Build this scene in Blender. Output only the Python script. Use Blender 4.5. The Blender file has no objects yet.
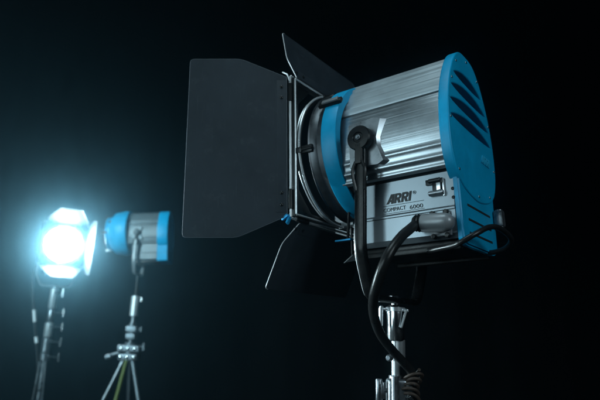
import bpy, bmesh, math, random
from mathutils import Vector, Matrix
random.seed(7)
S = bpy.context.scene
COL = S.collection
H = 1.25                                  # camera height above the studio floor
PI = math.pi

# ------------------------------------------------------------------ camera frame
CP, CR, FPX = 0.2499, -0.0369, 538.12
def rot_x(a): return Matrix.Rotation(a, 3, 'X')
def rot_y(a): return Matrix.Rotation(a, 3, 'Y')
CM = rot_x(CP) @ rot_y(CR)
def W(px, py, Y):                         # survey: world point seen at a photo pixel, at world distance Y
    v = CM @ Vector(((px-300)/FPX, 1, -(py-200)/FPX))
    v = v*(Y/v.y)
    return Vector((v.x, v.y, v.z+H))

# ------------------------------------------------------------------ materials
def mat(name, base=(.5, .5, .5), rough=.5, metal=0., aniso=0., bump=0., bscale=(60, 60, 60), rvar=0., cvar=0.,
        vscale=8., coat=0., spec=.5, emit=None, estr=0., trans=0., ior=1.45, detail=4, wear=0., wcol=(.2, .2, .2), wscale=30, scratch=0.):
    m = bpy.data.materials.new(name); m.use_nodes = True
    N, L = m.node_tree.nodes, m.node_tree.links
    b = N['Principled BSDF']
    b.inputs['Base Color'].default_value = (*base, 1); b.inputs['Roughness'].default_value = rough
    b.inputs['Metallic'].default_value = metal; b.inputs['Specular IOR Level'].default_value = spec
    b.inputs['Coat Weight'].default_value = coat; b.inputs['IOR'].default_value = ior
    b.inputs['Transmission Weight'].default_value = trans
    if emit: b.inputs['Emission Color'].default_value = (*emit, 1); b.inputs['Emission Strength'].default_value = estr
    tc = N.new('ShaderNodeTexCoord')
    if aniso:
        b.inputs['Anisotropic'].default_value = aniso; b.inputs['Anisotropic Rotation'].default_value = .25
        t = N.new('ShaderNodeTangent'); t.direction_type = 'UV_MAP'; t.uv_map = 'UVMap'
        L.new(t.outputs[0], b.inputs['Tangent'])
    if bump:
        mp = N.new('ShaderNodeMapping'); mp.inputs['Scale'].default_value = bscale
        nz = N.new('ShaderNodeTexNoise'); nz.inputs['Scale'].default_value = 1; nz.inputs['Detail'].default_value = detail
        bp = N.new('ShaderNodeBump'); bp.inputs['Strength'].default_value = bump; bp.inputs['Distance'].default_value = .002
        L.new(tc.outputs['Object'], mp.inputs[0]); L.new(mp.outputs[0], nz.inputs['Vector'])
        L.new(nz.outputs['Fac'], bp.inputs['Height']); L.new(bp.outputs[0], b.inputs['Normal'])
    if rvar or cvar:
        n2 = N.new('ShaderNodeTexNoise'); n2.inputs['Scale'].default_value = vscale; n2.inputs['Detail'].default_value = 7
        n2.inputs['Roughness'].default_value = .65
        L.new(tc.outputs['Object'], n2.inputs['Vector'])
        if rvar:
            mr = N.new('ShaderNodeMapRange'); mr.inputs['From Min'].default_value = .3; mr.inputs['From Max'].default_value = .7
            mr.inputs['To Min'].default_value = max(.03, rough-rvar); mr.inputs['To Max'].default_value = rough+rvar
            L.new(n2.outputs['Fac'], mr.inputs[0]); L.new(mr.outputs[0], b.inputs['Roughness'])
        if cvar:
            cr = N.new('ShaderNodeMix'); cr.data_type = 'RGBA'
            cr.inputs[6].default_value = (*[c*(1-cvar) for c in base], 1); cr.inputs[7].default_value = (*[min(1, c*(1+cvar)) for c in base], 1)
            mr2 = N.new('ShaderNodeMapRange'); mr2.inputs['From Min'].default_value = .35; mr2.inputs['From Max'].default_value = .65
            L.new(n2.outputs['Fac'], mr2.inputs[0]); L.new(mr2.outputs[0], cr.inputs[0]); L.new(cr.outputs[2], b.inputs['Base Color'])
    if wear or scratch:                   # scuffs and fine scratches of the thing itself
        src = b.inputs['Base Color'].links[0].from_socket if b.inputs['Base Color'].links else None
        fac = None
        if wear:
            a1 = N.new('ShaderNodeTexNoise'); a1.inputs['Scale'].default_value = wscale; a1.inputs['Detail'].default_value = 9; a1.inputs['Roughness'].default_value = .75
            L.new(tc.outputs['Object'], a1.inputs['Vector'])
            r1 = N.new('ShaderNodeMapRange'); r1.inputs['From Min'].default_value = .56; r1.inputs['From Max'].default_value = .72; r1.inputs['To Max'].default_value = wear
            L.new(a1.outputs['Fac'], r1.inputs[0]); fac = r1.outputs[0]
        if scratch:
            for ang, sc in ((.4, (9, 520, 9)), (-.9, (9, 380, 380)), (1.3, (420, 12, 12))):
                mp = N.new('ShaderNodeMapping'); mp.inputs['Scale'].default_value = sc; mp.inputs['Rotation'].default_value = (ang, ang*.6, ang)
                a2 = N.new('ShaderNodeTexNoise'); a2.inputs['Scale'].default_value = 1; a2.inputs['Detail'].default_value = 1
                L.new(tc.outputs['Object'], mp.inputs[0]); L.new(mp.outputs[0], a2.inputs['Vector'])
                r2 = N.new('ShaderNodeMapRange'); r2.inputs['From Min'].default_value = .70; r2.inputs['From Max'].default_value = .76; r2.inputs['To Max'].default_value = scratch
                L.new(a2.outputs['Fac'], r2.inputs[0])
                if fac is None: fac = r2.outputs[0]
                else:
                    mx = N.new('ShaderNodeMath'); mx.operation = 'MAXIMUM'; L.new(fac, mx.inputs[0]); L.new(r2.outputs[0], mx.inputs[1]); fac = mx.outputs[0]
        mw = N.new('ShaderNodeMix'); mw.data_type = 'RGBA'
        if src: L.new(src, mw.inputs[6])
        else: mw.inputs[6].default_value = (*base, 1)
        mw.inputs[7].default_value = (*wcol, 1); L.new(fac, mw.inputs[0]); L.new(mw.outputs[2], b.inputs['Base Color'])
    return m
M = dict(
    alu=mat('ribbed_aluminium', (.36, .41, .44), .46, .55, aniso=.4, bump=.10, bscale=(3, 420, 420), rvar=.08, cvar=.12, vscale=5),
    side=mat('extruded_aluminium', (.36, .40, .43), .31, .92, aniso=.75, bump=.07, bscale=(2.5, 110, 110), rvar=.03, cvar=.15, vscale=6),
    plate=mat('brushed_aluminium', (.185, .215, .24), .33, .80, aniso=.75, bump=.015, bscale=(4, 600, 600), cvar=.05, vscale=7, scratch=.25, wcol=(.2, .22, .24)),
    blue=mat('blue_enamel', (.0, .285, .52), .40, bump=.10, bscale=(420, 420, 420), rvar=.08, cvar=.10, vscale=9, spec=.3, wear=.30, wcol=(.03, .20, .33), wscale=38, scratch=.35),
    bluemark=mat('light_blue_enamel', (.02, .36, .60), .38, spec=.4),
    bluemetal=mat('blue_anodised_clip', (.01, .25, .50), .35, .4),
    black=mat('black_plastic', (.006, .0065, .007), .34, bump=.08, bscale=(300, 300, 300), rvar=.1, vscale=20, spec=.28, wear=.25, wcol=(.03, .032, .034), wscale=45),
    dark=mat('black_interior', (.006, .006, .007), .7),
    dim=mat('painted_sheet_edge', (.10, .12, .14), .45, .3),
    yoke=mat('black_yoke_paint', (.004, .0045, .005), .28, spec=.25, bump=.06, bscale=(300, 300, 300), rvar=.1, vscale=20),
    leaf=mat('black_powder_coat', (.018, .025, .033), .60, .0, bump=.12, bscale=(500, 500, 500), rvar=.12, cvar=.15, vscale=6, spec=.28, wear=.35, wcol=(.060, .072, .084), wscale=16, scratch=.22),
    edge=mat('bright_steel', (.52, .55, .57), .36, .6, rvar=.1, vscale=30),
    steel=mat('polished_steel', (.62, .64, .66), .20, 1, rvar=.08, vscale=25),
    chrome=mat('chrome', (.74, .78, .81), .24, .65, rvar=.05, vscale=18),
    cast=mat('cast_alloy', (.22, .24, .26), .34, .9, bump=.15, bscale=(160, 160, 160), rvar=.12, cvar=.25, vscale=20),
    bowl=mat('grey_lens_holder', (.075, .082, .09), .36, .75, rvar=.12, cvar=.35, vscale=12),
    dull=mat('dull_alloy', (.16, .18, .20), .50, .8, rvar=.1, cvar=.2, vscale=20),
    plug=mat('grey_plug_shell', (.21, .225, .24), .36, .25, rvar=.06, vscale=20),
    rubber=mat('black_rubber', (.009, .0095, .010), .33, spec=.35, bump=.12, bscale=(120, 120, 120), rvar=.1, vscale=30),
    brown=mat('brown_rubber', (.055, .038, .030), .5, cvar=.2, vscale=40),
    ink=mat('black_ink', (.008, .009, .010), .5),
    mount=mat('machined_mount_plate', (.24, .26, .28), .30, .85, rvar=.06, cvar=.2, vscale=14),
    grey=mat('grey_enamel', (.19, .20, .21), .42, .35, rvar=.1, cvar=.15, vscale=8),
    paint=mat('silver_grey_enamel', (.11, .125, .135), .45, .3, cvar=.15, vscale=8),
    green=mat('olive_green_sleeve', (.075, .095, .012), .5),
    floor=mat('black_studio_floor', (.012, .013, .015), .55, bump=.1, bscale=(8, 8, 8), rvar=.2, cvar=.4, vscale=2),
    cloth=mat('black_backdrop_cloth', (.003, .0033, .004), .95, spec=.1, bump=.2, bscale=(200, 200, 200), cvar=.3, vscale=1.5),
    glass=mat('lens_glass', (.85, .95, 1), .06, trans=.9, ior=1.5),
    lit=mat('glowing_lens', (.8, .9, 1), .3, emit=(.70, .94, 1.0), estr=165),
    white=mat('white_tape_and_lit_tab', (.7, .72, .74), .5),
)

# ------------------------------------------------------------------ mesh helpers
def finish(name, bm, m, parent=None, smooth=35, tangent_uv=True):
    bmesh.ops.recalc_face_normals(bm, faces=bm.faces[:])
    me = bpy.data.meshes.new(name); bm.to_mesh(me); bm.free()
    return link(name, me, m, parent, smooth)
def link(name, me, m, parent=None, smooth=35):
    if smooth and len(me.polygons):
        me.polygons.foreach_set('use_smooth', [True]*len(me.polygons))
        me.set_sharp_from_angle(angle=math.radians(smooth))
    uv = me.uv_layers.get('UVMap') or me.uv_layers.new(name='UVMap')
    for l in me.loops:
        c = me.vertices[l.vertex_index].co
        uv.data[l.index].uv = (c.x, c.z-.9*abs(c.y))
    me.materials.clear(); me.materials.append(m)
    o = bpy.data.objects.new(name, me); COL.objects.link(o)
    if parent: o.parent = parent
    return o
def empty(name, mw, label, cat, group=None):
    o = bpy.data.objects.new(name, None); o.empty_display_size = .1; COL.objects.link(o)
    o.matrix_world = mw
    return tag(o, label, cat, group)
def tag(o, label=None, cat=None, group=None, kind=None):
    for k, v in (('label', label), ('category', cat), ('group', group), ('kind', kind)):
        if v: o[k] = v
    return o
def box(bm, c, s, bev=0., rot=None, seg=2):
    r = bmesh.ops.create_cube(bm, size=1)['verts']
    mx = Matrix.Translation(Vector(c)) @ (rot.to_4x4() if rot else Matrix()) @ Matrix.Diagonal((*s, 1))
    bmesh.ops.transform(bm, matrix=mx, verts=r)
    if bev:
        es = list({e for v in r for e in v.link_edges})
        bmesh.ops.bevel(bm, geom=es, offset=bev, segments=seg, affect='EDGES', profile=.6)
def basis(d):
    d = d.normalized(); a = Vector((0, 0, 1)) if abs(d.z) < .9 else Vector((1, 0, 0))
    u = d.cross(a).normalized(); return u, d.cross(u).normalized()
def lathe(bm, p, d, prof, n=32, cap=True):
    """prof = [(distance along d, radius)...] turned about the line p + d*t"""
    p = Vector(p); d = Vector(d).normalized(); u, v = basis(d); rings = []
    for t, r in prof:
        rings.append([bm.verts.new(p+d*t+(u*math.cos(2*PI*k/n)+v*math.sin(2*PI*k/n))*r) for k in range(n)])
    for a, b in zip(rings, rings[1:]):
        for k in range(n): bm.faces.new((a[k], a[(k+1) % n], b[(k+1) % n], b[k]))
    if cap: bm.faces.new(rings[0][::-1]); bm.faces.new(rings[-1])
    return rings
def ring_lathe(bm, p, d, prof, n=96):     # closed profile turned into a hollow ring
    p = Vector(p); d = Vector(d).normalized(); u, v = basis(d); rings = []
    for t, r in prof:
        rings.append([bm.verts.new(p+d*t+(u*math.cos(2*PI*k/n)+v*math.sin(2*PI*k/n))*r) for k in range(n)])
    for i in range(len(rings)):
        a, b = rings[i], rings[(i+1) % len(rings)]
        for k in range(n): bm.faces.new((a[k], a[(k+1) % n], b[(k+1) % n], b[k]))
def cyl(bm, a, b, r, n=20, bev=.0015):
    a, b = Vector(a), Vector(b); L = (b-a).length; bev = min(bev, r*.5, L*.4)
    lathe(bm, a, b-a, [(0, r-bev), (bev, r), (L-bev, r), (L, r-bev)], n)
def catmull(pts, k=10):
    pts = [Vector(p) for p in pts]; P = [pts[0]*2-pts[1]]+pts+[pts[-1]*2-pts[-2]]; out = []
    for i in range(1, len(P)-2):
        a, b, c, d = P[i-1:i+3]
        for j in range(k):
            t = j/k
            out.append(.5*((2*b)+(c-a)*t+(2*a-5*b+4*c-d)*t*t+(-a+3*b-3*c+d)*t**3))
    out.append(pts[-1]); return out
def tube(bm, pts, r, n=14, k=10, raw=False):
    P = [Vector(p) for p in pts] if raw else catmull(pts, k)
    u = None; rings = []
    for i, p in enumerate(P):
        d = (P[min(i+1, len(P)-1)]-P[max(i-1, 0)]).normalized()
        if u is None: u, _ = basis(d)
        u = (u-d*u.dot(d)).normalized(); v = d.cross(u)
        rr = r(i/(len(P)-1)) if callable(r) else r
        rings.append([bm.verts.new(p+(u*math.cos(2*PI*q/n)+v*math.sin(2*PI*q/n))*rr) for q in range(n)])
    for a, b in zip(rings, rings[1:]):
        for q in range(n): bm.faces.new((a[q], a[(q+1) % n], b[(q+1) % n], b[q]))
    bm.faces.new(rings[0][::-1]); bm.faces.new(rings[-1])
def strap(bm, pts, w, t, wdir):           # flat bar along pts: width w along wdir, thickness t
    P = [Vector(p) for p in pts]; wd = Vector(wdir).normalized(); rings = []; c = min(w, t)*.28
    sec = [(-w/2+c, -t/2), (w/2-c, -t/2), (w/2, -t/2+c), (w/2, t/2-c), (w/2-c, t/2), (-w/2+c, t/2), (-w/2, t/2-c), (-w/2, -t/2+c)]
    for i, p in enumerate(P):
        d = (P[min(i+1, len(P)-1)]-P[max(i-1, 0)]).normalized(); nn = d.cross(wd).normalized()
        rings.append([bm.verts.new(p+wd*a+nn*b) for a, b in sec])
    for a, b in zip(rings, rings[1:]):
        for q in range(8): bm.faces.new((a[q], a[(q+1) % 8], b[(q+1) % 8], b[q]))
    bm.faces.new(rings[0][::-1]); bm.faces.new(rings[-1])
def smooth_path(q, k=6):
    return [(p.y, p.z) for p in catmull([(0, y, z) for y, z in q], k)]
def bar(bm, pts, w, t, n=20):             # bar of rounded section lying across X
    P = [Vector(p) for p in pts]; wd = Vector((1, 0, 0)); rings = []
    for i, p in enumerate(P):
        d = (P[min(i+1, len(P)-1)]-P[max(i-1, 0)]).normalized(); nn = d.cross(wd).normalized()
        f = lambda v: math.copysign(abs(v)**.62, v)
        rings.append([bm.verts.new(p+wd*(w/2*f(math.cos(2*PI*q/n)))+nn*(t/2*f(math.sin(2*PI*q/n)))) for q in range(n)])
    for a, b in zip(rings, rings[1:]):
        for q in range(n): bm.faces.new((a[q], a[(q+1) % n], b[(q+1) % n], b[q]))
    bm.faces.new(rings[0][::-1]); bm.faces.new(rings[-1])
def prism(bm, yz, x0, x1):                # closed outline in Y,Z drawn out along X
    a = [bm.verts.new((x0, y, z)) for y, z in yz]; b = [bm.verts.new((x1, y, z)) for y, z in yz]
    n = len(yz)
    for k in range(n): bm.faces.new((a[k], a[(k+1) % n], b[(k+1) % n], b[k]))
    caps = [bm.faces.new(a[::-1]), bm.faces.new(b)]
    bmesh.ops.triangulate(bm, faces=caps)
def plate(outlines, thick, bev, mx, res=2):
    """flat sheet from an outline and its holes (2-D), rounded edge, moved by mx; returns a mesh"""
    cu = bpy.data.curves.new('sheet', 'CURVE'); cu.dimensions = '2D'; cu.fill_mode = 'BOTH'
    cu.extrude = max(1e-5, thick/2-bev); cu.bevel_depth = bev; cu.bevel_resolution = res; cu.offset = -bev
    for o in outlines:
        s = cu.splines.new('POLY'); s.points.add(len(o)-1); s.use_cyclic_u = True
        for q, (x, y) in zip(s.points, o): q.co = (x, y, 0, 1)
    ob = bpy.data.objects.new('sheet', cu); COL.objects.link(ob)
    me = bpy.data.meshes.new_from_object(ob.evaluated_get(bpy.context.evaluated_depsgraph_get()))
    bpy.data.objects.remove(ob); bpy.data.curves.remove(cu)
    me.transform(mx); me.update(); return me
def text_mesh(body, w, h, depth, mx):
    cu = bpy.data.curves.new('text', 'FONT'); cu.body = body; cu.extrude = depth; cu.offset = 0
    ob = bpy.data.objects.new('text', cu); COL.objects.link(ob)
    me = bpy.data.meshes.new_from_object(ob.evaluated_get(bpy.context.evaluated_depsgraph_get()))
    bpy.data.objects.remove(ob); bpy.data.curves.remove(cu)
    xs = [v.co.x for v in me.vertices]; ys = [v.co.y for v in me.vertices]
    me.transform(mx @ Matrix.Diagonal((w/(max(xs)-min(xs)), h/(max(ys)-min(ys)), 1, 1)) @ Matrix.Translation((-min(xs), -min(ys), 0)))
    return me
def round_poly(pts, r, n=5):
    out = []
    for i, p in enumerate(pts):
        p = Vector(p); a = Vector(pts[i-1]); b = Vector(pts[(i+1) % len(pts)]); rr = r[i] if isinstance(r, (list, tuple)) else r
        if rr <= 0: out.append(tuple(p)); continue
        da = (a-p).normalized(); db = (b-p).normalized()
        for k in range(n+1):
            t = k/n; out.append(tuple((p+da*rr)*(1-t)**2+p*2*t*(1-t)+(p+db*rr)*t*t))
    return out
def cols(x, y, z, o=(0, 0, 0)):
    m = Matrix((x, y, z)).transposed().to_4x4(); m.translation = Vector(o); return m

# ------------------------------------------------------------------ a film light
HALF = [(0, .257), (.06, .250), (.108, .218), (.146, .168), (.176, .112), (.196, .052), (.206, -.01), (.208, -.07), (.199, -.125), (.174, -.176), (.135, -.207), (.08, -.225), (0, -.235)]
def smooth_half(k=8, s=1.):
    P = [Vector((*p, 0)) for p in HALF]
    P = [Vector((-.06, .250, 0))]+P+[Vector((-.08, -.225, 0))]
    c = catmull(P, k)[k:-k]
    return [(p.x*s, p.y*s) for p in c]
RIM = smooth_half()
RIM_FULL = RIM+[(-y, z) for y, z in RIM[-2:0:-1]]
BODY = smooth_half(24, .958)
def resample(pts, n):
    L = [0]
    for a, b in zip(pts, pts[1:]): L.append(L[-1]+math.dist(a, b))
    out = []; j = 0
    for i in range(n):
        t = L[-1]*i/(n-1)
        while j < len(L)-2 and L[j+1] < t: j += 1
        u = (t-L[j])/max(1e-9, L[j+1]-L[j]); a, b = pts[j], pts[j+1]
        out.append((a[0]+(b[0]-a[0])*u, a[1]+(b[1]-a[1])*u, t))
    return out
def ribbed(pts, f, n, thick):             # thick shell outline with height profile f(t) on its outer side
    R = resample(pts, n); outer = []; inner = []
    for i, (y, z, t) in enumerate(R):
        a = R[max(0, i-1)]; b = R[min(n-1, i+1)]; d = Vector((b[0]-a[0], b[1]-a[1])).normalized(); nn = Vector((-d.y, d.x))
        if nn.dot(Vector((y, z))) < 0: nn = -nn
        h = f(t, R[-1][2]); outer.append((y+nn.x*h, z+nn.y*h)); inner.append((y-nn.x*thick, z-nn.y*thick))
    return outer+inner[::4][::-1]
rg = random.Random(5)
GROOVES = [(.03+.62*k/15+rg.uniform(-.012, .012), rg.uniform(.004, .012), rg.uniform(.0001, .0006)) for k in range(16)]
def scallop(w, a): return lambda t, L: a*(abs(math.sin(PI*t/w))**.55)-a*.6
ARRI = dict(A=([(0, 0), (.40, 1), (.82, 1), (.82, 0), (.55, 0), (.55, .19), (.35, .19), (.28, 0)], [(.43, .39), (.55, .39), (.55, .76)]),
            R=([(0, 0), (0, 1), (.56, 1), (.71, .93), (.77, .78), (.76, .58), (.69, .46), (.58, .41), (.80, 0), (.50, 0), (.31, .37), (.26, .37), (.26, 0)], [(.26, .57), (.26, .80), (.47, .80), (.51, .69), (.47, .57)]),
            I=([(0, 0), (0, 1), (.26, 1), (.26, 0)],))
def maker_letters(h, width, depth, mx, shear=.22):
    x = 0; outs = []
    for ch, adv in (('A', .88), ('R', .83), ('R', .83), ('I', .3)):
        for poly in ARRI[ch]: outs.append([((x+px+shear*py)*h, py*h) for px, py in poly])
        x += adv
    k = width/((x+shear-.04)*h)
    return plate([[(a*k, b) for a, b in o] for o in outs], depth, 0, mx)

def leaf_outline(kind):
    # (distance out from the hinge, half width), one side then mirrored
    p = {'wide': [(.012, .247), (.172, .317), (.347, .316)], 'top': [(.010, .212), (.072, .254), (.185, .254)],
         'bottom': [(.010, .200), (.088, .250), (.246, .250)], 'taper': [(.010, .225), (.06, .225), (.30, .115)]}[kind]
    pts = p+[(s, -w) for s, w in p[::-1]]
    return round_poly(pts, [.004, .02, .014, .014, .02, .004])
def build_barn_doors(root, ang, kinds, lit=False):
    X = .21; hw = .247
    bm = bmesh.new()
    t = .022
    box(bm, (X, hw-t/2, 0), (.010, t, 2*hw), .0015); box(bm, (X, -hw+t/2, 0), (.010, t, 2*hw), .0015)
    box(bm, (X+.0003, 0, hw-t/2), (.0094, 2*hw-2*t-.0004, t), .0015); box(bm, (X+.0003, 0, -hw+t/2), (.0094, 2*hw-2*t-.0004, t), .0015)
    for sy in (-1, 1):                    # gusset plates fill the corners between the square frame and the ring
        for sz in (-1, 1):
            q = [(sy*(hw-t), sz*(hw-t)), (sy*(hw-t), sz*(hw-t-.075)), (sy*(hw-t-.075), sz*(hw-t))]
            prism(bm, q, X-.002, X+.002)
    fr = finish('barn_door_frame', bm, M['black'], root)
    bm = bmesh.new()
    for xx, r in ((.2045, .238), (.190, .2435)):
        ring_lathe(bm, (xx, 0, 0), (1, 0, 0), [(.004*math.cos(a), r+.004*math.sin(a)) for a in [2*PI*k/10 for k in range(10)]])
    finish('accessory_ring', bm, M['chrome'], fr)
    bm = bmesh.new()
    ring_lathe(bm, (.19, 0, 0), (1, 0, 0), [(0, .230), (.017, .230), (.017, .2405), (0, .2405)])
    finish('ring_band', bm, M['black'], fr)
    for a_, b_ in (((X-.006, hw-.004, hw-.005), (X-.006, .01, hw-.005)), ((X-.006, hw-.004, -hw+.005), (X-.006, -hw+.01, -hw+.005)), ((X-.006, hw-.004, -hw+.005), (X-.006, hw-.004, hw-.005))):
        bm = bmesh.new(); cyl(bm, a_, b_, .0036, 10); finish('bright_edge', bm, M['edge'], fr)  # bright bars laid over three edges of the black frame
    # hinge rods: bright rods with black barrels
    sides = dict(near=((0, 1, 0), (0, 0, 1)), far=((0, -1, 0), (0, 0, 1)), top=((0, 0, 1), (0, 1, 0)), bottom=((0, 0, -1), (0, 1, 0)))
    for key, (o, a) in sides.items():
        o, a = Vector(o), Vector(a); c = Vector((X+.008, 0, 0))+o*(hw+.006)
        bm = bmesh.new(); cyl(bm, c-a*(hw+.004), c+a*(hw+.004), .0042, 12); finish('hinge_rod', bm, M['edge'], fr)
        for k in (-1, 1):
            bm = bmesh.new(); cyl(bm, c+a*(k*.19-.034), c+a*(k*.19+.034), .0072, 14)
            box(bm, c+a*(k*.19)-o*.009, [abs(x)*.066+.006*abs(y)+.012*abs(z) for x, y, z in zip(a, (1, 0, 0), o)], .001)
            finish('hinge_barrel', bm, M['black'], fr)
        b = ang[key]; f = Vector((1, 0, 0)); u = f*math.cos(b)+o*math.sin(b); nrm = u.cross(a)
        me = plate([leaf_outline(kinds[key])], .0022, .0008, cols(u, a, nrm, c), 1)
        lf = link('barn_door_leaf', me, M['leaf'], root)
        bm = bmesh.new()
        w0 = .235 if kinds[key] == 'wide' else .19
        rot = Matrix((u, a, nrm)).transposed()
        box(bm, c+u*.030, (.034, 2*w0, .0042), .0008, rot)
        finish('hinge_flange', bm, M['leaf'], lf)
        # rim of the sheet; small leaves get a bright strip on one side
        out = leaf_outline(kinds[key])
        wide = kinds[key] == 'wide'
        bm = bmesh.new(); loop = [c+u*x+a*y for x, y in out]; tube(bm, loop+[loop[0]], .0011, 6, raw=True); finish('leaf_rim', bm, M['dim'] if wide else M['black'], lf)
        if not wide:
            bm = bmesh.new(); tube(bm, [c+u*(x+.0004*(x > .1))+a*(y+.0004) for x, y in out if y > 0], .0015, 6, raw=True); finish('bright_edge', bm, M['edge'], lf)
        for k in (-1, 1):
            for d in (-.02, .02):
                bm = bmesh.new(); q = c+u*.03+a*(k*.19+d)
                for sd in (-1, 1): lathe(bm, q+nrm*sd*.002, nrm*sd, [(0, .0055), (.002, .0055), (.0036, .003)], 12)
                finish('screw', bm, M['black'], lf)
    for sz in (-1, 1):                    # small blue wing clips on the near corners
        bm = bmesh.new(); q = Vector((X+.012, hw+.012, sz*(hw+.012)))
        if sz < 0:
            box(bm, q, (.008, .012, .034), .002, rot_x(.5)); box(bm, q+Vector((.012, .004, .008)), (.026, .010, .010), .002, rot_y(.5))
            finish('corner_clip', bm, M['bluemetal'], fr)
        else:
            strap(bm, [q+Vector((.02, .004, .010)), q+Vector((.004, 0, .0)), q+Vector((-.006, -.002, -.03))], .008, .004, (0, 1, 0))
            finish('corner_clip', bm, M['edge'], fr)
    return fr

def film_light(mw, label, group, taper=1., box_depth=.0165, ymat='yoke', ring=(.05, .108), ring_r=.239, doors=None, kinds=None, lettering=False, glow=False, cap_depth=.032, body_front=.05, xr=-.313, yoke_lean=.045, body=None):
    root = empty('film_light', mw, label, 'film light', group)
    body = body or {}
    ma, ms, mp = body.get('alu', M['alu']), body.get('side', M['side']), body.get('plate', M['plate'])
    x0, x1 = xr+cap_depth-.004, body_front+.012
    # --- ribbed upper cover: from the seam over the top to the other seam
    right = [p for p in BODY if p[1] >= .080]
    top = right[::-1]+[(-y, z) for y, z in right[1:]]
    bm = bmesh.new(); prism(bm, ribbed(top, lambda t, L: .0030*abs(math.sin(PI*t/.0305))**.6+.0012*math.sin(t*150)-.002, 240, .012), x0, x1)
    finish('top_cover', bm, ma, root, 40)
    # --- side walls with fine fins and two heavy ridges low down
    def fins(t, L):
        z = t/L
        h = sum(-d*math.exp(-((z-c)/w)**2) for c, w, d in GROOVES)*(.35 if .22 < z < .62 else .8)
        for c, w, a in ((.70, .03, .004), (.84, .035, .006), (.955, .03, .006)):
            h += a*math.exp(-((z-c)/w)**2)
        return h
    side = [p for p in BODY if -.162 <= p[1] <= .072]
    for s in (1, -1):
        bm = bmesh.new(); prism(bm, [(s*y, z) for y, z in ribbed(side, fins, 200, .010)], x0, x1)
        finish('side_wall', bm, ms, root, 40)
    # --- dark inner shell seen in the seams and slots
    bm = bmesh.new(); inn = [(y*.90, z*.90) for y, z in RIM_FULL]; prism(bm, inn, x0+.04, x1-.002)
    finish('inner_shell', bm, M['dark'], root)
    # --- lower electronics box
    yb = .158
    bm = bmesh.new()
    prism(bm, round_poly([(yb-.006, -.155), (yb-.006, -.352), (yb-.03, -.364), (-yb+.03, -.364), (-yb+.006, -.352), (-yb+.006, -.155)], [0, .006, .008, .008, .006, 0], 3), xr+.0055+box_depth, .03)
    finish('lower_housing', bm, M['black'], root)
    bm = bmesh.new(); box(bm, (-.13, 0, -.373), (.32, .27, .014), .004); box(bm, (-.13, .128, -.386), (.32, .022, .016), .004); box(bm, (-.13, -.128, -.386), (.32, .022, .016), .004)
    finish('skid_base', bm, M['black'], root)
    for s in (1, -1):
        # upper name panel and lower connector panel, each a folded sheet
        bm = bmesh.new()
        prism(bm, [(s*y, z) for y, z in [(yb-.008, -.166), (yb, -.168), (yb, -.270), (yb+.006, -.276), (yb+.006, -.281), (yb-.008, -.281)]], xr+.005+box_depth, .016)
        finish('name_panel', bm, mp, root, 20)
        bm = bmesh.new()
        prism(bm, [(s*y, z) for y, z in [(yb-.008, -.283), (yb+.004, -.283), (yb+.003, -.350), (yb-.010, -.364), (yb-.02, -.364)]], xr+.005+box_depth, .016)
        finish('connector_panel', bm, mp, root, 20)
    # --- rear cap: blue enamelled plate with four vent slots
    holes = []
    for zc, hw_, th in ((.158, .128, .036), (.105, .160, .038), (.052, .180, .038), (-.001, .186, .037)):
        up = []; dn = []
        for k in range(25):
            y = -hw_+2*hw_*k/24; q = max(0, 1-(y/hw_)**2)
            up.append((y, zc+.010*q+th*.5*q**.8-.004)); dn.append((y, zc+.010*q-th*.5*q**.8-.004))
        holes.append(up+dn[-2:0:-1])
    me = plate([RIM_FULL]+holes, cap_depth, .0045, cols((0, 1, 0), (0, 0, 1), (1, 0, 0), (xr+cap_depth/2, 0, 0)), 3)
    cap = link('rear_cap', me, M['blue'], root, 40)
    bm = bmesh.new()
    for k in range(9):
        zz = .168-.025*k; ww = min(RIM, key=lambda p: abs(p[1]-zz))[0]*.86
        box(bm, (xr+cap_depth+.004, 0, zz), (.003, 2*ww, .004))
    for k in range(9): box(bm, (xr+cap_depth+.0075, -.11+.0275*k, .06), (.003, .004, .235))
    finish('vent_mesh', bm, M['plug'], cap)
    for k in (0, 9, 16, 27, 40, 52, 60, 72, 84, 96):
        y, z = RIM_FULL[int(k*len(RIM_FULL)/104)]; bm = bmesh.new()
        lathe(bm, (xr+.0005, y*.925, z*.925), (-1, 0, 0), [(0, .0048), (.0014, .0046), (.0022, .0034), (.0022, .0024), (.0010, .0022)], 12); finish('screw', bm, M['steel'], cap)
    # --- blue rear end of the lower box
    bm = bmesh.new()
    prism(bm, round_poly([(yb+.004, -.150), (yb-.002, -.372), (yb-.03, -.384), (-yb+.03, -.384), (-yb+.002, -.372), (-yb-.004, -.150)], [0, .01, .012, .012, .01, 0], 4), xr+.004, xr+.004+box_depth)
    es = [e for e in bm.edges if abs(e.verts[0].co.x-(xr+.004)) < 1e-5 and abs(e.verts[1].co.x-(xr+.004)) < 1e-5 and len(e.link_faces) == 2 and abs(e.link_faces[0].normal.dot(e.link_faces[1].normal)) < .5]
    bmesh.ops.bevel(bm, geom=es, offset=.005, segments=3, affect='EDGES')
    rb = finish('rear_box_cover', bm, M['blue'], root, 40)
    for z in (-.262, -.305, -.345):
        bm = bmesh.new(); box(bm, (xr+.004, .0, z), (.002, .21, .007), .0008); finish('vent_slot', bm, M['dark'], rb)
    # --- blue front ring, grey lens holder, lens
    a, b = ring
    bm = bmesh.new()
    ring_lathe(bm, (0, 0, 0), (1, 0, 0), [(a, ring_r-.002), (a+.003, ring_r), (b-.004, ring_r), (b, ring_r-.004), (b, ring_r-.03), (a, ring_r-.03)] if taper == 1 else
               [(a, ring_r*.97), (a+(b-a)*.25, ring_r), (a+(b-a)*.5, ring_r*.96), (a+(b-a)*.8, ring_r*(taper+.16)), (b, ring_r*taper), (b, ring_r*taper-.03), (a, ring_r*.6)], 128)
    ring_r *= taper
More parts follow.
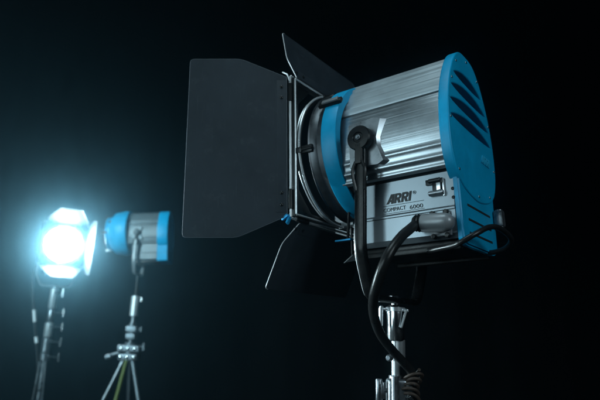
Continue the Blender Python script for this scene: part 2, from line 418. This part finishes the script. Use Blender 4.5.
    finish('front_ring', bm, M['blue'], root, 40)
    bm = bmesh.new()
    ring_lathe(bm, (0, 0, 0), (1, 0, 0), [(b-.002, ring_r-.012), (b+.022, ring_r-.013), (b+.030, ring_r-.008), (b+.046, ring_r-.006), (b+.0495, ring_r-.001), (b+.052, ring_r-.004), (b+.052, ring_r-.030), (b+.02, ring_r-.040), (b-.002, ring_r-.036)], 128)
    lh = finish('lens_holder', bm, M['blue'] if taper < 1 else M['bowl'], root, 30)
    bm = bmesh.new()
    prof = [(b+.006, 0.002)]; R = ring_r-.037       # stepped Fresnel face
    for k in range(1, 13):
        r = R*k/12; prof += [(b+.012+.006*(1-k/12), r-.0015), (b+.007, r)]
    n = 96; rings = []
    for t, r in prof: rings.append([bm.verts.new((t, r*math.cos(2*PI*k/n), r*math.sin(2*PI*k/n))) for k in range(n)])
    for p, q in zip(rings, rings[1:]):
        for k in range(n): bm.faces.new((p[k], p[(k+1) % n], q[(k+1) % n], q[k]))
    bm.faces.new(rings[0])
    finish('fresnel_lens', bm, M['lit'] if glow else M['glass'], lh)
    if not glow:
        bm = bmesh.new(); lathe(bm, (b-.03, 0, 0), (1, 0, 0), [(0, R), (.004, R)], 64); finish('lens_backing', bm, M['dark'], lh)
    for ph in (1.22, 3.6, 4.62, -.1):       # clips that carry the accessory ring
        bm = bmesh.new(); c, s_ = math.cos(ph), math.sin(ph); rr = ring_r-.004
        rot = Matrix(((1, 0, 0), (0, c, -s_), (0, s_, c)))
        box(bm, (b+.055, rr*c, rr*s_), (.045, .016, .026), .004, rot); box(bm, (b+.082, (rr+.002)*c, (rr+.002)*s_), (.022, .024, .020), .003, rot)
        cyl(bm, (b+.03, (rr+.006)*c, (rr+.006)*s_), (b+.096, (rr+.006)*c, (rr+.006)*s_), .006, 12)
        finish('ring_clip', bm, M['edge'] if ph > 4 else M['black'], lh)  # lowest clip is pale steel: light caught there put into its colour
    # --- front latch over the ring
    ph = math.radians(32); c, s_ = math.cos(ph), math.sin(ph); rot = Matrix(((1, 0, 0), (0, c, -s_), (0, s_, c)))
    bm = bmesh.new(); rr = ring_r+.006
    box(bm, ((a+b)/2+.005, rr*c, rr*s_), (b-a+.030, .013, .022), .003, rot)
    lt = finish('front_latch', bm, M['black'], root)
    bm = bmesh.new(); box(bm, ((a+b)/2+.002, (rr+.0090)*c, (rr+.0090)*s_), (b-a+.004, .006, .016), .0012, rot); finish('latch_lever', bm, M['grey'], lt)
    if taper == 1:
        bm = bmesh.new(); cyl(bm, (b-.01, .085, -.215), (b-.01, .10, -.318), .005, 10); st_ = finish('lock_stem', bm, M['black'], root)
        bm = bmesh.new(); box(bm, (b-.012, .118, -.322), (.060, .040, .006), .0025, rot_x(-.12)); finish('lock_lever', bm, M['bluemetal'], st_)
        bm = bmesh.new(); cyl(bm, (b+.052, -.03, -.232), (b+.052, -.03, -.345), .005, 10); hk = finish('tab_stem', bm, M['black'], root)
        bm = bmesh.new(); q = [(-.05, -.336), (.026, -.380), (-.05, -.364)]; prism(bm, q, b+.050, b+.054); finish('lit_tab', bm, M['white'], hk)  # white colour stands for light on a wedge; tab and stem added
    # --- yoke mount plates with a bright bent rear edge
    for s in (1, -1):
        bm = bmesh.new()
        pts = [(.018, .030), (-.094, .038), (-.114, .028), (-.098, -.030), (-.100, -.060), (-.118, -.112), (-.100, -.122), (.018, -.118)]
        A = [bm.verts.new((x, s*.188, z)) for x, z in pts]; B = [bm.verts.new((x+.018 if x < -.05 else x-.002, s*.210, z*.97-.001)) for x, z in pts]
        nn = len(pts)
        for k in range(nn): bm.faces.new((A[k], A[(k+1) % nn], B[(k+1) % nn], B[k]))
        bm.faces.new(A[::-1]); bm.faces.new(B)
        pl = finish('yoke_mount', bm, M['mount'] if lettering else mp, root, 20)
    # --- yoke and pivot knobs
    px, pz = -.034, -.032
    bm = bmesh.new(); P = []; hy = .224; rc = .115; zb = -.515
    P = [(hy, pz), (hy, -.15), (hy, -.30), (hy, -.355), (hy-.004, -.385), (hy-.016, -.42), (hy-.042, -.475), (hy-.053, -.495), (hy-.066, -.508), (hy-.085, zb+.001), (hy-.10, zb)]
    Q = P+[(-y, z) for y, z in P[::-1]]
    bar(bm, [(px+yoke_lean*(pz-z), y, z) for y, z in smooth_path(Q)], .038, .020)
    yk = finish('yoke', bm, M[ymat], root, 40)
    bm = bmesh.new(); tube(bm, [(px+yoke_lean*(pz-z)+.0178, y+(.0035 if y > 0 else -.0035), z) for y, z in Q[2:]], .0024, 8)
    finish('bright_edge', bm, M['edge'], yk)  # steel strip added for the rim light along the yoke edge
    pb = px+yoke_lean*(pz-zb)
    bm = bmesh.new(); cyl(bm, (pb, 0, zb-.004), (pb, 0, zb-.07), .0140, 24); lathe(bm, (pb, 0, zb+.006), (0, 0, 1), [(0, .02), (.008, .02), (.012, .012)], 6)
    finish('spigot', bm, M['steel'], yk)
    for s in (1, -1):
        bm = bmesh.new()
        lathe(bm, (px, s*(hy-.05), pz), (0, s, 0), [(0, .022), (.034, .022), (.040, .037), (.046, .040), (.064, .040), (.069, .037), (.070, .018), (.066, .015)], 48)
        strap(bm, [(px, s*(hy+.012), pz-.02), (px+.002, s*(hy+.012), pz-.06), (px+.003, s*(hy+.010), pz-.082)], .026, .016, (1, 0, 0))
        kn = finish('pivot_knob', bm, M['black'], root, 30)
        bm = bmesh.new(); lathe(bm, (px, s*(hy+.016), pz), (0, s, 0), [(0, .0085), (.004, .0085), (.006, .0065)], 20); lathe(bm, (px, s*(hy+.022), pz), (0, s, 0), [(0, .0055), (.004, .005)], 6)
        finish('bolt', bm, M['dull'], kn)
        bm = bmesh.new()                  # twin-rib sleeve where the knob lever meets the yoke
        for dx in (-.0205, .0205):
            tube(bm, [(px+.003+dx*.5, s*(hy+.013), pz-.075), (px+.003+dx, s*(hy+.015), pz-.10), (px+.004+dx, s*(hy+.013), pz-.125), (px+.005+dx*.7, s*(hy+.006), pz-.165)], .0055, 10)
        finish('lever_rib', bm, M['rubber'], yk)
    if lettering: dress_side(root, yb)
    # draw latch and panel screws on the near side
    if doors: build_barn_doors(root, doors, kinds)
    return root

def dress_side(root, yb):
    y = yb+.0008
    base = cols((-1, 0, 0), (0, 0, 1), (0, 1, 0))
    def put(x, z): 
        m = base.copy(); m.translation = Vector((x, y, z)); return m
    link('lettering', maker_letters(.0295, .086, .0012, put(-.078, -.237)), M['ink'], root, 0)
    link('lettering', text_mesh('\u00ae', .0105, .0105, .0006, put(-.167, -.219)), M['ink'], root, 0)
    link('lettering', text_mesh('COMPACT', .074, .0118, .0006, put(-.0675, -.2608)), M['ink'], root, 0)
    link('lettering', text_mesh('6000', .042, .0118, .0006, put(-.154, -.2630)), M['ink'], root, 0)
    bm = bmesh.new()
    box(bm, (-.133, y, -.2424), (.134, .0012, .0011)); box(bm, (-.133, y, -.2665), (.134, .0012, .0011))
    finish('printed_line', bm, M['ink'], root)
    # embossed maker's mark on the rear cap
    m = cols((0, -1, 0), (0, 0, 1), (-1, 0, 0), (-.3131, -.055, -.092))
    link('embossed_mark', maker_letters(.030, .088, .005, m), M['bluemark'], root, 0)
    # draw latch: hook plate, lever and base
    bm = bmesh.new()
    box(bm, (-.238, yb+.004, -.194), (.052, .012, .016), .002); box(bm, (-.246, yb+.006, -.212), (.026, .014, .026), .002)
    cyl(bm, (-.222, yb+.009, -.192), (-.258, yb+.009, -.192), .0075, 14)
    dl = finish('draw_latch', bm, M['black'], root)
    bm = bmesh.new()
    box(bm, (-.243, yb+.007, -.231), (.044, .012, .012), .003); cyl(bm, (-.221, yb+.012, -.230), (-.265, yb+.012, -.230), .0075, 14)
    finish('latch_hook', bm, M['cast'], dl)
    bm = bmesh.new(); box(bm, (-.264, yb+.003, -.214), (.005, .010, .052), .001); box(bm, (-.252, yb+.0145, -.212), (.012, .003, .022), .001)
    finish('latch_plate', bm, M['chrome'], dl)
    for x, z in ((-.289, -.222), (-.289, -.248), (.005, -.19), (.005, -.25)):
        bm = bmesh.new(); lathe(bm, (x, yb, z), (0, 1, 0), [(0, .0052), (.002, .005), (.003, .003)], 12); finish('screw', bm, M['black'], root)
    # socket plate for the plug
    bm = bmesh.new(); box(bm, (-.248, yb+.0075, -.3235), (.062, .009, .068), .003)
    so = finish('power_socket', bm, M['plug'], root)
    for x in (-.228, -.268):
        for z in (-.290, -.357):
            bm = bmesh.new(); lathe(bm, (x, yb+.006, z), (0, 1, 0), [(0, .0075), (.012, .0075), (.014, .005)], 14); finish('screw', bm, M['black'], so)
    # folded dark rear catch
    bm = bmesh.new(); box(bm, (-.326, -.150, -.262), (.030, .034, .055), .008); cyl(bm, (-.326, -.150, -.232), (-.326, -.150, -.292), .012, 16)
    finish('rear_catch', bm, M['cast'], root)

def frame_matrix(pos, F_az, pitch, roll=0., scale=1.):
    F0 = Vector((math.cos(F_az), math.sin(F_az), 0)); L0 = Vector((-math.sin(F_az), math.cos(F_az), 0)); U = Vector((0, 0, 1))
    F = F0*math.cos(pitch)-U*math.sin(pitch); U1 = U*math.cos(pitch)+F0*math.sin(pitch)
    Lf = L0*math.cos(roll)+U1*math.sin(roll); Up = U1*math.cos(roll)-L0*math.sin(roll)
    return cols(F, Lf, Up, pos) @ Matrix.Diagonal((scale, scale, scale, 1))

# ------------------------------------------------------------------ the setting
bm = bmesh.new(); box(bm, (0, 4, -.05), (19.2, 16, .1)); tag(finish('floor', bm, M['floor'], None, 0), kind='structure')
bm = bmesh.new(); prev = None; n = 340
for k in range(n+1):
    x = -9.4+18.8*k/n; yv = 9.6+.05*math.sin(x*4+.8*math.sin(x*2.3))+.012*math.sin(x*13)
    cur = [[bm.verts.new((x, yv+dy, z)) for z in (.004, 4.5, 9.0)] for dy in (0, .012)]
    if prev:
        for j in range(2):
            bm.faces.new((prev[0][j], cur[0][j], cur[0][j+1], prev[0][j+1])); bm.faces.new((prev[1][j], prev[1][j+1], cur[1][j+1], cur[1][j]))
        for j in (0, 2): bm.faces.new((prev[0][j], prev[1][j], cur[1][j], cur[0][j]))
    prev = cur
tag(finish('backdrop', bm, M['cloth'], None, 60), kind='structure')

# ------------------------------------------------------------------ the three lights
R_ = math.radians
MAIN = frame_matrix((.2865, 1.7772, .6408+H), PI-.6371, .0411, -.0204)
GR = 'film lights mounted on stands'
film_light(MAIN, 'large blue and silver film light with open black barn doors, unlit', GR, lettering=True,
           doors=dict(near=.65, far=.65, top=R_(79.5), bottom=R_(64)), kinds=dict(near='wide', far='wide', top='top', bottom='bottom'))
MIDP = W(138.5, 233, 5.1)
MID = frame_matrix(MIDP, PI+.02, .07, 0, .77)
film_light(MID, 'small distant blue film light without barn doors, unlit, on tripod stand', GR, ring=(.09, .30), ring_r=.275, body_front=.09, xr=-.40, cap_depth=.125, box_depth=.125, taper=.76, ymat='grey', body=dict(alu=M['paint'], side=M['paint'], plate=M['paint']))
LITP = W(62, 244, 5.5)
LIT = frame_matrix(LITP, math.atan2(-5.5, 2.39)+R_(6), R_(9), 0, .84)
film_light(LIT, 'glowing film light shining toward the viewer with spread barn doors', GR, glow=True, ymat='grey',
           doors=dict(near=R_(5), far=R_(3), top=R_(33), bottom=R_(22)), kinds=dict(near='wide', far='wide', top='taper', bottom='taper'))

# ------------------------------------------------------------------ stands
def t_handle(bm, p, d, up, L=.03, bar=.045, r=.0045):
    p, d, up = Vector(p), Vector(d).normalized(), Vector(up).normalized()
    cyl(bm, p, p+d*L, r, 12); cyl(bm, p+d*L-up*bar/2, p+d*L+up*bar/2, r*1.35, 12, .003)
def legs(root, x, y, zj, spread, r, m, az, tops=None, zlow=None):
    for i, a in enumerate(az):
        d = Vector((math.cos(a), math.sin(a), 0)); top = Vector((x, y, zj))+d*.045; foot = Vector((x, y, .02))+d*spread
        bm = bmesh.new(); cyl(bm, top, foot, r, 14)
        lg = finish('leg', bm, (tops or {}).get(i, m), root)
        bm = bmesh.new(); lathe(bm, foot-Vector((0, 0, .02)), (0, 0, 1), [(0, r*1.6), (.03, r*1.6), (.045, r)], 14); finish('rubber_foot', bm, M['rubber'], lg)
        bm = bmesh.new(); zb = zj-.45*(zj); q = top.lerp(foot, .55); c = Vector((x, y, q.z-.12))
        strap(bm, [c+d*.02, q], .016, .005, d.cross(Vector((0, 0, 1)))); finish('brace', bm, m, lg)

# main stand under the big light
sp = MAIN @ Vector((-.0123, 0, -.53)); sx, sy, sz = sp
GS = 'light stands carrying the film lights'
st = empty('light_stand', Matrix.Translation((sx, sy, 0)), 'chrome light stand with cast clamp block under large light', 'light stand', GS)
def at(z): return Vector((0, 0, z+H))     # stand-local heights given from the eye line
ry = Vector((.86, -.5, 0))
bm = bmesh.new(); lathe(bm, at(.0), (0, 0, 1), [(0, .026), (.003, .0275), (.10, .0275), (.108, .026), (.112, .022)], 40); rcv = finish('receiver', bm, M['steel'], st)
bm = bmesh.new(); ring_lathe(bm, at(.092), (0, 0, 1), [(0, .0268), (0, .031), (.012, .031), (.012, .0268)], 32); finish('collar', bm, M['chrome'], rcv)
bm = bmesh.new(); t_handle(bm, at(.098)+Vector((-.024, -.01, 0)), (-1, -.15, 0), (0, 0, 1), .024, .02, .0045); cyl(bm, at(.102)+Vector((-.049, -.014, 0)), at(.044)+Vector((-.050, -.014, 0)), .0068, 14); finish('t_handle', bm, M['chrome'], rcv)
bm = bmesh.new(); cyl(bm, at(.095)+Vector((.030, -.024, 0)), at(.040)+Vector((.012, -.030, 0)), .0042, 12); cyl(bm, at(.098)+Vector((.018, -.012, 0)), at(.094)+Vector((.036, -.028, 0)), .005, 12); finish('locking_pin', bm, M['chrome'], rcv)
bm = bmesh.new(); cyl(bm, at(-.052)+Vector((.012, -.002, 0)), at(.004)+Vector((.012, -.002, 0)), .0175, 28); finish('lower_socket', bm, M['grey'], st)
bm = bmesh.new(); lathe(bm, at(-.052)+Vector((-.018, -.018, 0)), (-.6, -.8, 0), [(0, .008), (.004, .010), (.016, .010), (.020, .006)], 16); finish('set_screw', bm, M['dull'], st)
bm = bmesh.new(); cyl(bm, at(-.13), at(.0), .0135, 28); finish('riser', bm, M['chrome'], st)
bm = bmesh.new(); box(bm, at(-.165)+Vector((.002, -.004, 0)), (.062, .060, .104), .013, None, 4); box(bm, at(-.160)+Vector((.036, -.012, 0)), (.030, .040, .088), .010, None, 4); cyl(bm, at(-.118), at(-.104), .022, 28); cyl(bm, at(-.22)+Vector((-.008, -.030, 0)), at(-.105)+Vector((-.008, -.030, 0)), .012, 20)
cb = finish('clamp_block', bm, M['cast'], st)
for z in (-.133, -.166, -.196):
    bm = bmesh.new(); lathe(bm, at(z)+Vector((.034, -.032, 0)), (.15, -1, 0), [(0, .011), (.005, .011), (.008, .008)], 6); lathe(bm, at(z)+Vector((.035, -.039, 0)), (.15, -1, 0), [(0, .005), (.004, .0045)], 12); finish('bolt', bm, M['steel'], cb)
bm = bmesh.new(); cyl(bm, at(-.150)+Vector((-.028, -.006, 0)), at(-.150)+Vector((-.044, -.008, 0)), .007, 14)
for k in range(4):
    pass
lathe(bm, at(-.186)+Vector((-.054, -.008, 0)), (0, 0, 1), [(0, .008), (.004, .0105), (.066, .0105), (.070, .008)], 16); lathe(bm, at(-.186)+Vector((-.044, -.008, .012)), (0, 0, 1), [(0, .007), (.003, .009), (.046, .009), (.049, .007)], 16)
finish('clamp_knob', bm, M['cast'], cb)
bm = bmesh.new(); cyl(bm, at(-.62), at(-.19), .019, 28); finish('column', bm, M['steel'], st)
bm = bmesh.new(); lathe(bm, at(-.66), (0, 0, 1), [(0, .04), (.006, .046), (.07, .046), (.08, .03)], 32); finish('leg_collar', bm, M['cast'], st)
legs(st, 0, 0, H-.63, .48, .012, M['steel'], (R_(200), R_(320), R_(80)))

# stand of the small light
mp_ = MID @ Vector((-.0123, 0, -.55)); mx_, my_ = W(136, 300, 5.1).x, mp_.y
mx_ = mp_.x
st = empty('light_stand', Matrix.Translation((mx_, my_, 0)), 'tripod stand with splayed legs and one olive leg under small light', 'light stand', GS)
topz = mp_.z-H
def zpix(py, Y, px=134): return W(px, py, Y).z-H
z1, z2, z3, z4, z5 = [zpix(p, my_) for p in (296, 316, 338, 343, 361)]
bm = bmesh.new(); cyl(bm, at(z2), at(z1), .036, 28); rcv = finish('receiver', bm, M['edge'], st)
bm = bmesh.new(); cyl(bm, at(z1-.005), at(topz+.02), .012, 16); finish('spigot_rod', bm, M['rubber'], st)
bm = bmesh.new(); t_handle(bm, at(z1-.03)+Vector((.03, -.01, 0)), (1, -.2, 0), (0, 0, 1), .035, .05, .007); finish('t_handle', bm, M['steel'], rcv)
bm = bmesh.new(); cyl(bm, at(z4-.02), at(z2+.01), .017, 20); finish('riser', bm, M['cast'], st)
bm = bmesh.new(); zc = (z2+z3)/2; box(bm, at(zc-.02), (.10, .085, .055), .014, None, 3); box(bm, at(zc-.085), (.085, .08, .05), .012, None, 3); cyl(bm, at(zc-.12), at(zc+.03), .03, 24); t_handle(bm, at(zc-.02)+Vector((.045, 0, 0)), (1, -.2, 0), (0, 0, 1), .04, .05, .007)
finish('lock_collar', bm, M['dull'], st)
bm = bmesh.new(); zc = (z4+z5)/2; box(bm, at(zc+.03), (.20, .13, .06), .018, None, 3); box(bm, at(zc-.045), (.17, .13, .06), .018, None, 3); cyl(bm, at(zc-.09), at(zc+.08), .045, 24)
t_handle(bm, at(zc+.045)+Vector((.09, -.02, 0)), (1, -.1, .1), (0, 0, 1), .04, .07, .008); cyl(bm, at(zc-.01)+Vector((-.08, -.04, 0)), at(zc-.05)+Vector((-.19, -.06, 0)), .014, 14, .004)
lathe(bm, at(zc-.04)+Vector((-.14, -.07, 0)), (-1, 0, -.3), [(0, .02), (.02, .024), (.05, .02)], 16)
cb = finish('crank_head', bm, M['dull'], st)
for dx in (-.06, .0, .06):
    for dz in (.03, -.045):
        bm = bmesh.new(); lathe(bm, at(zc+dz)+Vector((dx, -.064, 0)), (0, -1, 0), [(0, .015), (.008, .015), (.012, .009)], 12); finish('bolt', bm, M['steel'], cb)
legs(st, 0, 0, z5+H+.01, .42, .016, M['dull'], (R_(197), R_(330), R_(262), R_(95)), {0: M['cast'], 2: M['green']})

# stand of the glowing light
lp = LIT @ Vector((-.0123, 0, -.55))
st = empty('light_stand', Matrix.Translation((lp.x, lp.y, 0)), 'tall stand with a row of t-handles under the glowing light', 'light stand', GS)
Y = lp.y; zs = [zpix(p, Y, 50) for p in (288, 308, 322, 337, 352, 361)]
topz = lp.z-H
for i, (r0, z0, z1_) in enumerate(((.036, zs[1], zs[0]), (.032, zs[2], zs[1]), (.040, zs[3], zs[2]), (.044, zs[4], zs[3]), (.047, zs[5], zs[4]))):
    bm = bmesh.new(); lathe(bm, at(z0), (0, 0, 1), [(0, r0*.9), (.006, r0), (z1_-z0-.014, r0), (z1_-z0-.004, r0*.8)], 28)
    c = finish('receiver' if i == 0 else 'telescopic_collar', bm, M['edge'] if i in (0, 2) else M['cast'], st)
    bm = bmesh.new(); cyl(bm, at(z1_-.045)+Vector((r0*.5, -.012, 0)), at(z1_-.045)+Vector((r0+.016, -.02, 0)), .017, 16)
    t_handle(bm, at(z1_-.045)+Vector((r0+.01, -.02, 0)), (1, -.15, 0), (0, 0, 1), .10 if i else .06, .085, .008); finish('t_handle', bm, M['steel'], c)
bm = bmesh.new(); cyl(bm, at(zs[0]-.02), at(topz+.03), .014, 16); finish('riser', bm, M['steel'], st)
bm = bmesh.new(); cyl(bm, at(-1.0), at(zs[5]+.01), .022, 20); finish('column', bm, M['cast'], st)
for dx in (-.045, .045):
    bm = bmesh.new(); cyl(bm, at(-.95)+Vector((dx*1.3, -.02, 0)), at(zs[5]+.02)+Vector((dx*.6, -.02, 0)), .009, 12); finish('brace', bm, M['cast'], st)
bm = bmesh.new(); lathe(bm, at(-1.0), (0, 0, 1), [(0, .05), (.006, .056), (.08, .056), (.09, .03)], 24); finish('leg_collar', bm, M['cast'], st)
legs(st, 0, 0, H-.95, .55, .014, M['cast'], (R_(210), R_(330), R_(90)))

# ------------------------------------------------------------------ cables
# thick power cable: plug on the light's side, drooping past the yoke to the stand
pl = [MAIN @ Vector(v) for v in ((-.292, .196, -.327), (-.275, .197, -.326), (-.205, .197, -.3185), (-.185, .197, -.3165), (-.165, .199, -.314))]
root = empty('power_cable', Matrix.Translation(pl[0]), 'thick black power cable plugged into large light, drooping to its stand', 'cable')
o0 = pl[0]
bm = bmesh.new(); d = (pl[2]-pl[0])
L = d.length
lathe(bm, (0, 0, 0), d, [(-.006, .006), (-.003, .0145), (.004, .0215), (.014, .0258), (.026, .027), (L-.006, .0265), (L, .0245)], 40)
plg = finish('plug', bm, M['plug'], root, 40)
bm = bmesh.new(); p1 = MAIN @ Vector((-.248, .196, -.3235))-o0; p2 = MAIN @ Vector((-.248, .166, -.3235))-o0; cyl(bm, p1, p2, .026, 32); finish('plug_elbow', bm, M['plug'], plg)
bm = bmesh.new(); lathe(bm, pl[2]-o0, pl[3]-pl[2], [(-.004, .0235), (.0, .026), (.004, .0215), (.008, .026), (.013, .0215), (.017, .0245), (.024, .019)], 32)
finish('strain_relief', bm, M['black'], root, 30)
pts = [pl[2].lerp(pl[3], .8), W(410, 229, 1.46), W(402, 236, 1.43), W(393, 247.5, 1.40), W(385, 262, 1.39), W(378, 281, 1.41), W(373.5, 300, 1.46), W(374.5, 318, 1.55), W(381, 335, 1.63), W(392, 350, 1.69), W(403, 362, 1.72), W(411, 372, 1.74), W(413, 388, 1.75), W(412, 420, 1.78)]
pts += [Vector((sx+.05, sy-.05, .9)), Vector((sx+.07, sy-.06, .5)), Vector((sx+.10, sy-.1, .1)), Vector((sx+.3, sy-.2, .016)), Vector((sx+.9, sy+.1, .016))]
bm = bmesh.new(); tube(bm, [p-o0 for p in pts], .0138, 18, 12); finish('jacket', bm, M['rubber'], root, 60)

# brown cable wound round the stand beside the clamp block
c0 = W(411.5, 386, 1.745); bm = bmesh.new(); hp = []
for k in range(5*20+1):
    a = 2*PI*k/20; r = .026+.004*math.sin(k*.37)
    hp.append(Vector((r*(.95+.1*math.sin(a*.31))*math.cos(a)+.004*math.sin(a*.23), r*.8*math.sin(a), .038-.076*k/100+.013*math.cos(a+.6+.05*a))))
tube(bm, hp, .0050, 10, raw=True)
o = finish('cable_coil', bm, M['brown'], None, 60); o.location = c0
tag(o, 'brown cable wound in a small coil beside the clamp block', 'cable')

# thin cable looping round the back of the large light
pts = [MAIN @ Vector((-.20, .150, -.392)), MAIN @ Vector((-.245, .172, -.392))]+[W(*q) for q in ((455, 245, 1.44), (463, 241, 1.42), (477, 233, 1.42), (490, 227, 1.45), (501, 229, 1.49), (511, 239, 1.55), (506, 248, 1.60), (492, 252.5, 1.64), (478, 251, 1.68))]
o0 = pts[0]; bm = bmesh.new(); tube(bm, [p-o0 for p in pts], .0078, 14, 12)
o = finish('safety_cable', bm, M['rubber'], None, 60); o.location = o0
tag(o, 'thin black cable looping round the rear bottom corner of large light', 'cable')

# feed cable hanging beside the glowing light
pts = [LIT @ Vector((-.16, -.17, -.30)), W(35, 268, 5.6), W(32.5, 285, 5.6), W(33.5, 305, 5.6), W(35, 325, 5.6), W(36.5, 345, 5.6), W(37.5, 365, 5.6), W(36, 400, 5.6)]
pts += [Vector((pts[-1].x, 5.6, .3)), Vector((pts[-1].x+.05, 5.55, .02)), Vector((pts[-1].x+.4, 5.8, .02))]
o0 = pts[0].copy()
root = empty('feed_cable', Matrix.Translation(o0), 'thin cable with white tape hanging left of the glowing light', 'cable')
bm = bmesh.new(); tube(bm, [p-o0 for p in pts], .013, 10, 12); finish('jacket', bm, M['rubber'], root, 60)
for (a, b) in (((34, 310), (34.8, 322)), ((36, 337), (36.6, 343))):
    bm = bmesh.new(); cyl(bm, W(*a, 5.595)-o0, W(*b, 5.595)-o0, .0165, 14); finish('tape_band', bm, M['white'], root)

# ------------------------------------------------------------------ haze
bm = bmesh.new(); box(bm, (0, 4, 4.1), (20, 18, 10.4))
hz = finish('haze', bm, M['dark'], None, 0); tag(hz, kind='stuff')
hm = bpy.data.materials.new('thin_stage_haze'); hm.use_nodes = True; N = hm.node_tree.nodes; N.clear()
out = N.new('ShaderNodeOutputMaterial'); v = N.new('ShaderNodeVolumePrincipled')
v.inputs['Color'].default_value = (.38, .78, 1, 1); v.inputs['Density'].default_value = .0165; v.inputs['Anisotropy'].default_value = .95
hm.node_tree.links.new(v.outputs[0], out.inputs['Volume']); hz.data.materials.clear(); hz.data.materials.append(hm)

# ------------------------------------------------------------------ light, world, camera
w = bpy.data.worlds.new('World'); S.world = w; w.use_nodes = True
w.node_tree.nodes['Background'].inputs[0].default_value = (.25, .6, 1, 1); w.node_tree.nodes['Background'].inputs[1].default_value = .002
def area(name, loc, to, sx, sy, power, col, spread=110):
    l = bpy.data.lights.new(name, 'AREA'); l.shape = 'RECTANGLE'; l.size = sx; l.size_y = sy; l.energy = power; l.color = col; l.spread = math.radians(spread)
    o = bpy.data.objects.new(name, l); COL.objects.link(o); o.location = loc
    o.rotation_euler = (Vector(to)-Vector(loc)).to_track_quat('-Z', 'Y').to_euler(); return o
TGT = Vector((.2, 1.7, H+.6))
area('key_softbox', (-2.12, .20, H+.45), TGT, .55, 1.5, 6.5, (.68, .93, 1.0))
area('wide_softbox', (-2.4, -1.4, H+.9), TGT, 1.4, 1.3, 10, (.68, .92, 1.0))
area('rear_softbox', (1.9, -.5, H+1.4), TGT, .8, .8, 8.5, (.74, .93, 1.0))
area('overhead_fill', (-.2, 1.0, H+2.6), (.25, 1.75, H+.8), 1.2, 1.0, 3.2, (.70, .93, 1.0), 70)  # unseen lamp added to brighten the ribbed top cover
area('rim_fill', (-3.9, 2.9, H+.25), (.25, 1.6, H+.3), .22, 1.7, 28, (.72, .94, 1.0), 45)  # unseen strip lamp added for rims along left-hand edges
area('background_fill', (-3.4, .9, H+1.6), (-1.7, 5.1, H+.3), .6, 2.4, 47, (.60, .92, 1.0), 60)  # added lamp out of view, lifts the far lights and their stands

cam = bpy.data.cameras.new('camera'); co = bpy.data.objects.new('camera', cam); COL.objects.link(co)
m = CM.copy(); mw = cols(m.col[0], m.col[2], -m.col[1], (0, 0, H)); co.matrix_world = mw
cam.sensor_width = 36; cam.lens = FPX/600*36; cam.clip_end = 100; cam.clip_start = .02
cam.dof.use_dof = True; cam.dof.focus_distance = 1.60; cam.dof.aperture_fstop = 2.4
S.camera = co
S.view_settings.view_transform = 'Standard'; S.view_settings.look = 'None'; S.view_settings.exposure = 0; S.view_settings.gamma = 1
S.cycles.use_denoising = True; S.cycles.max_bounces = 8; S.cycles.volume_bounces = 1; S.cycles.sample_clamp_indirect = 8
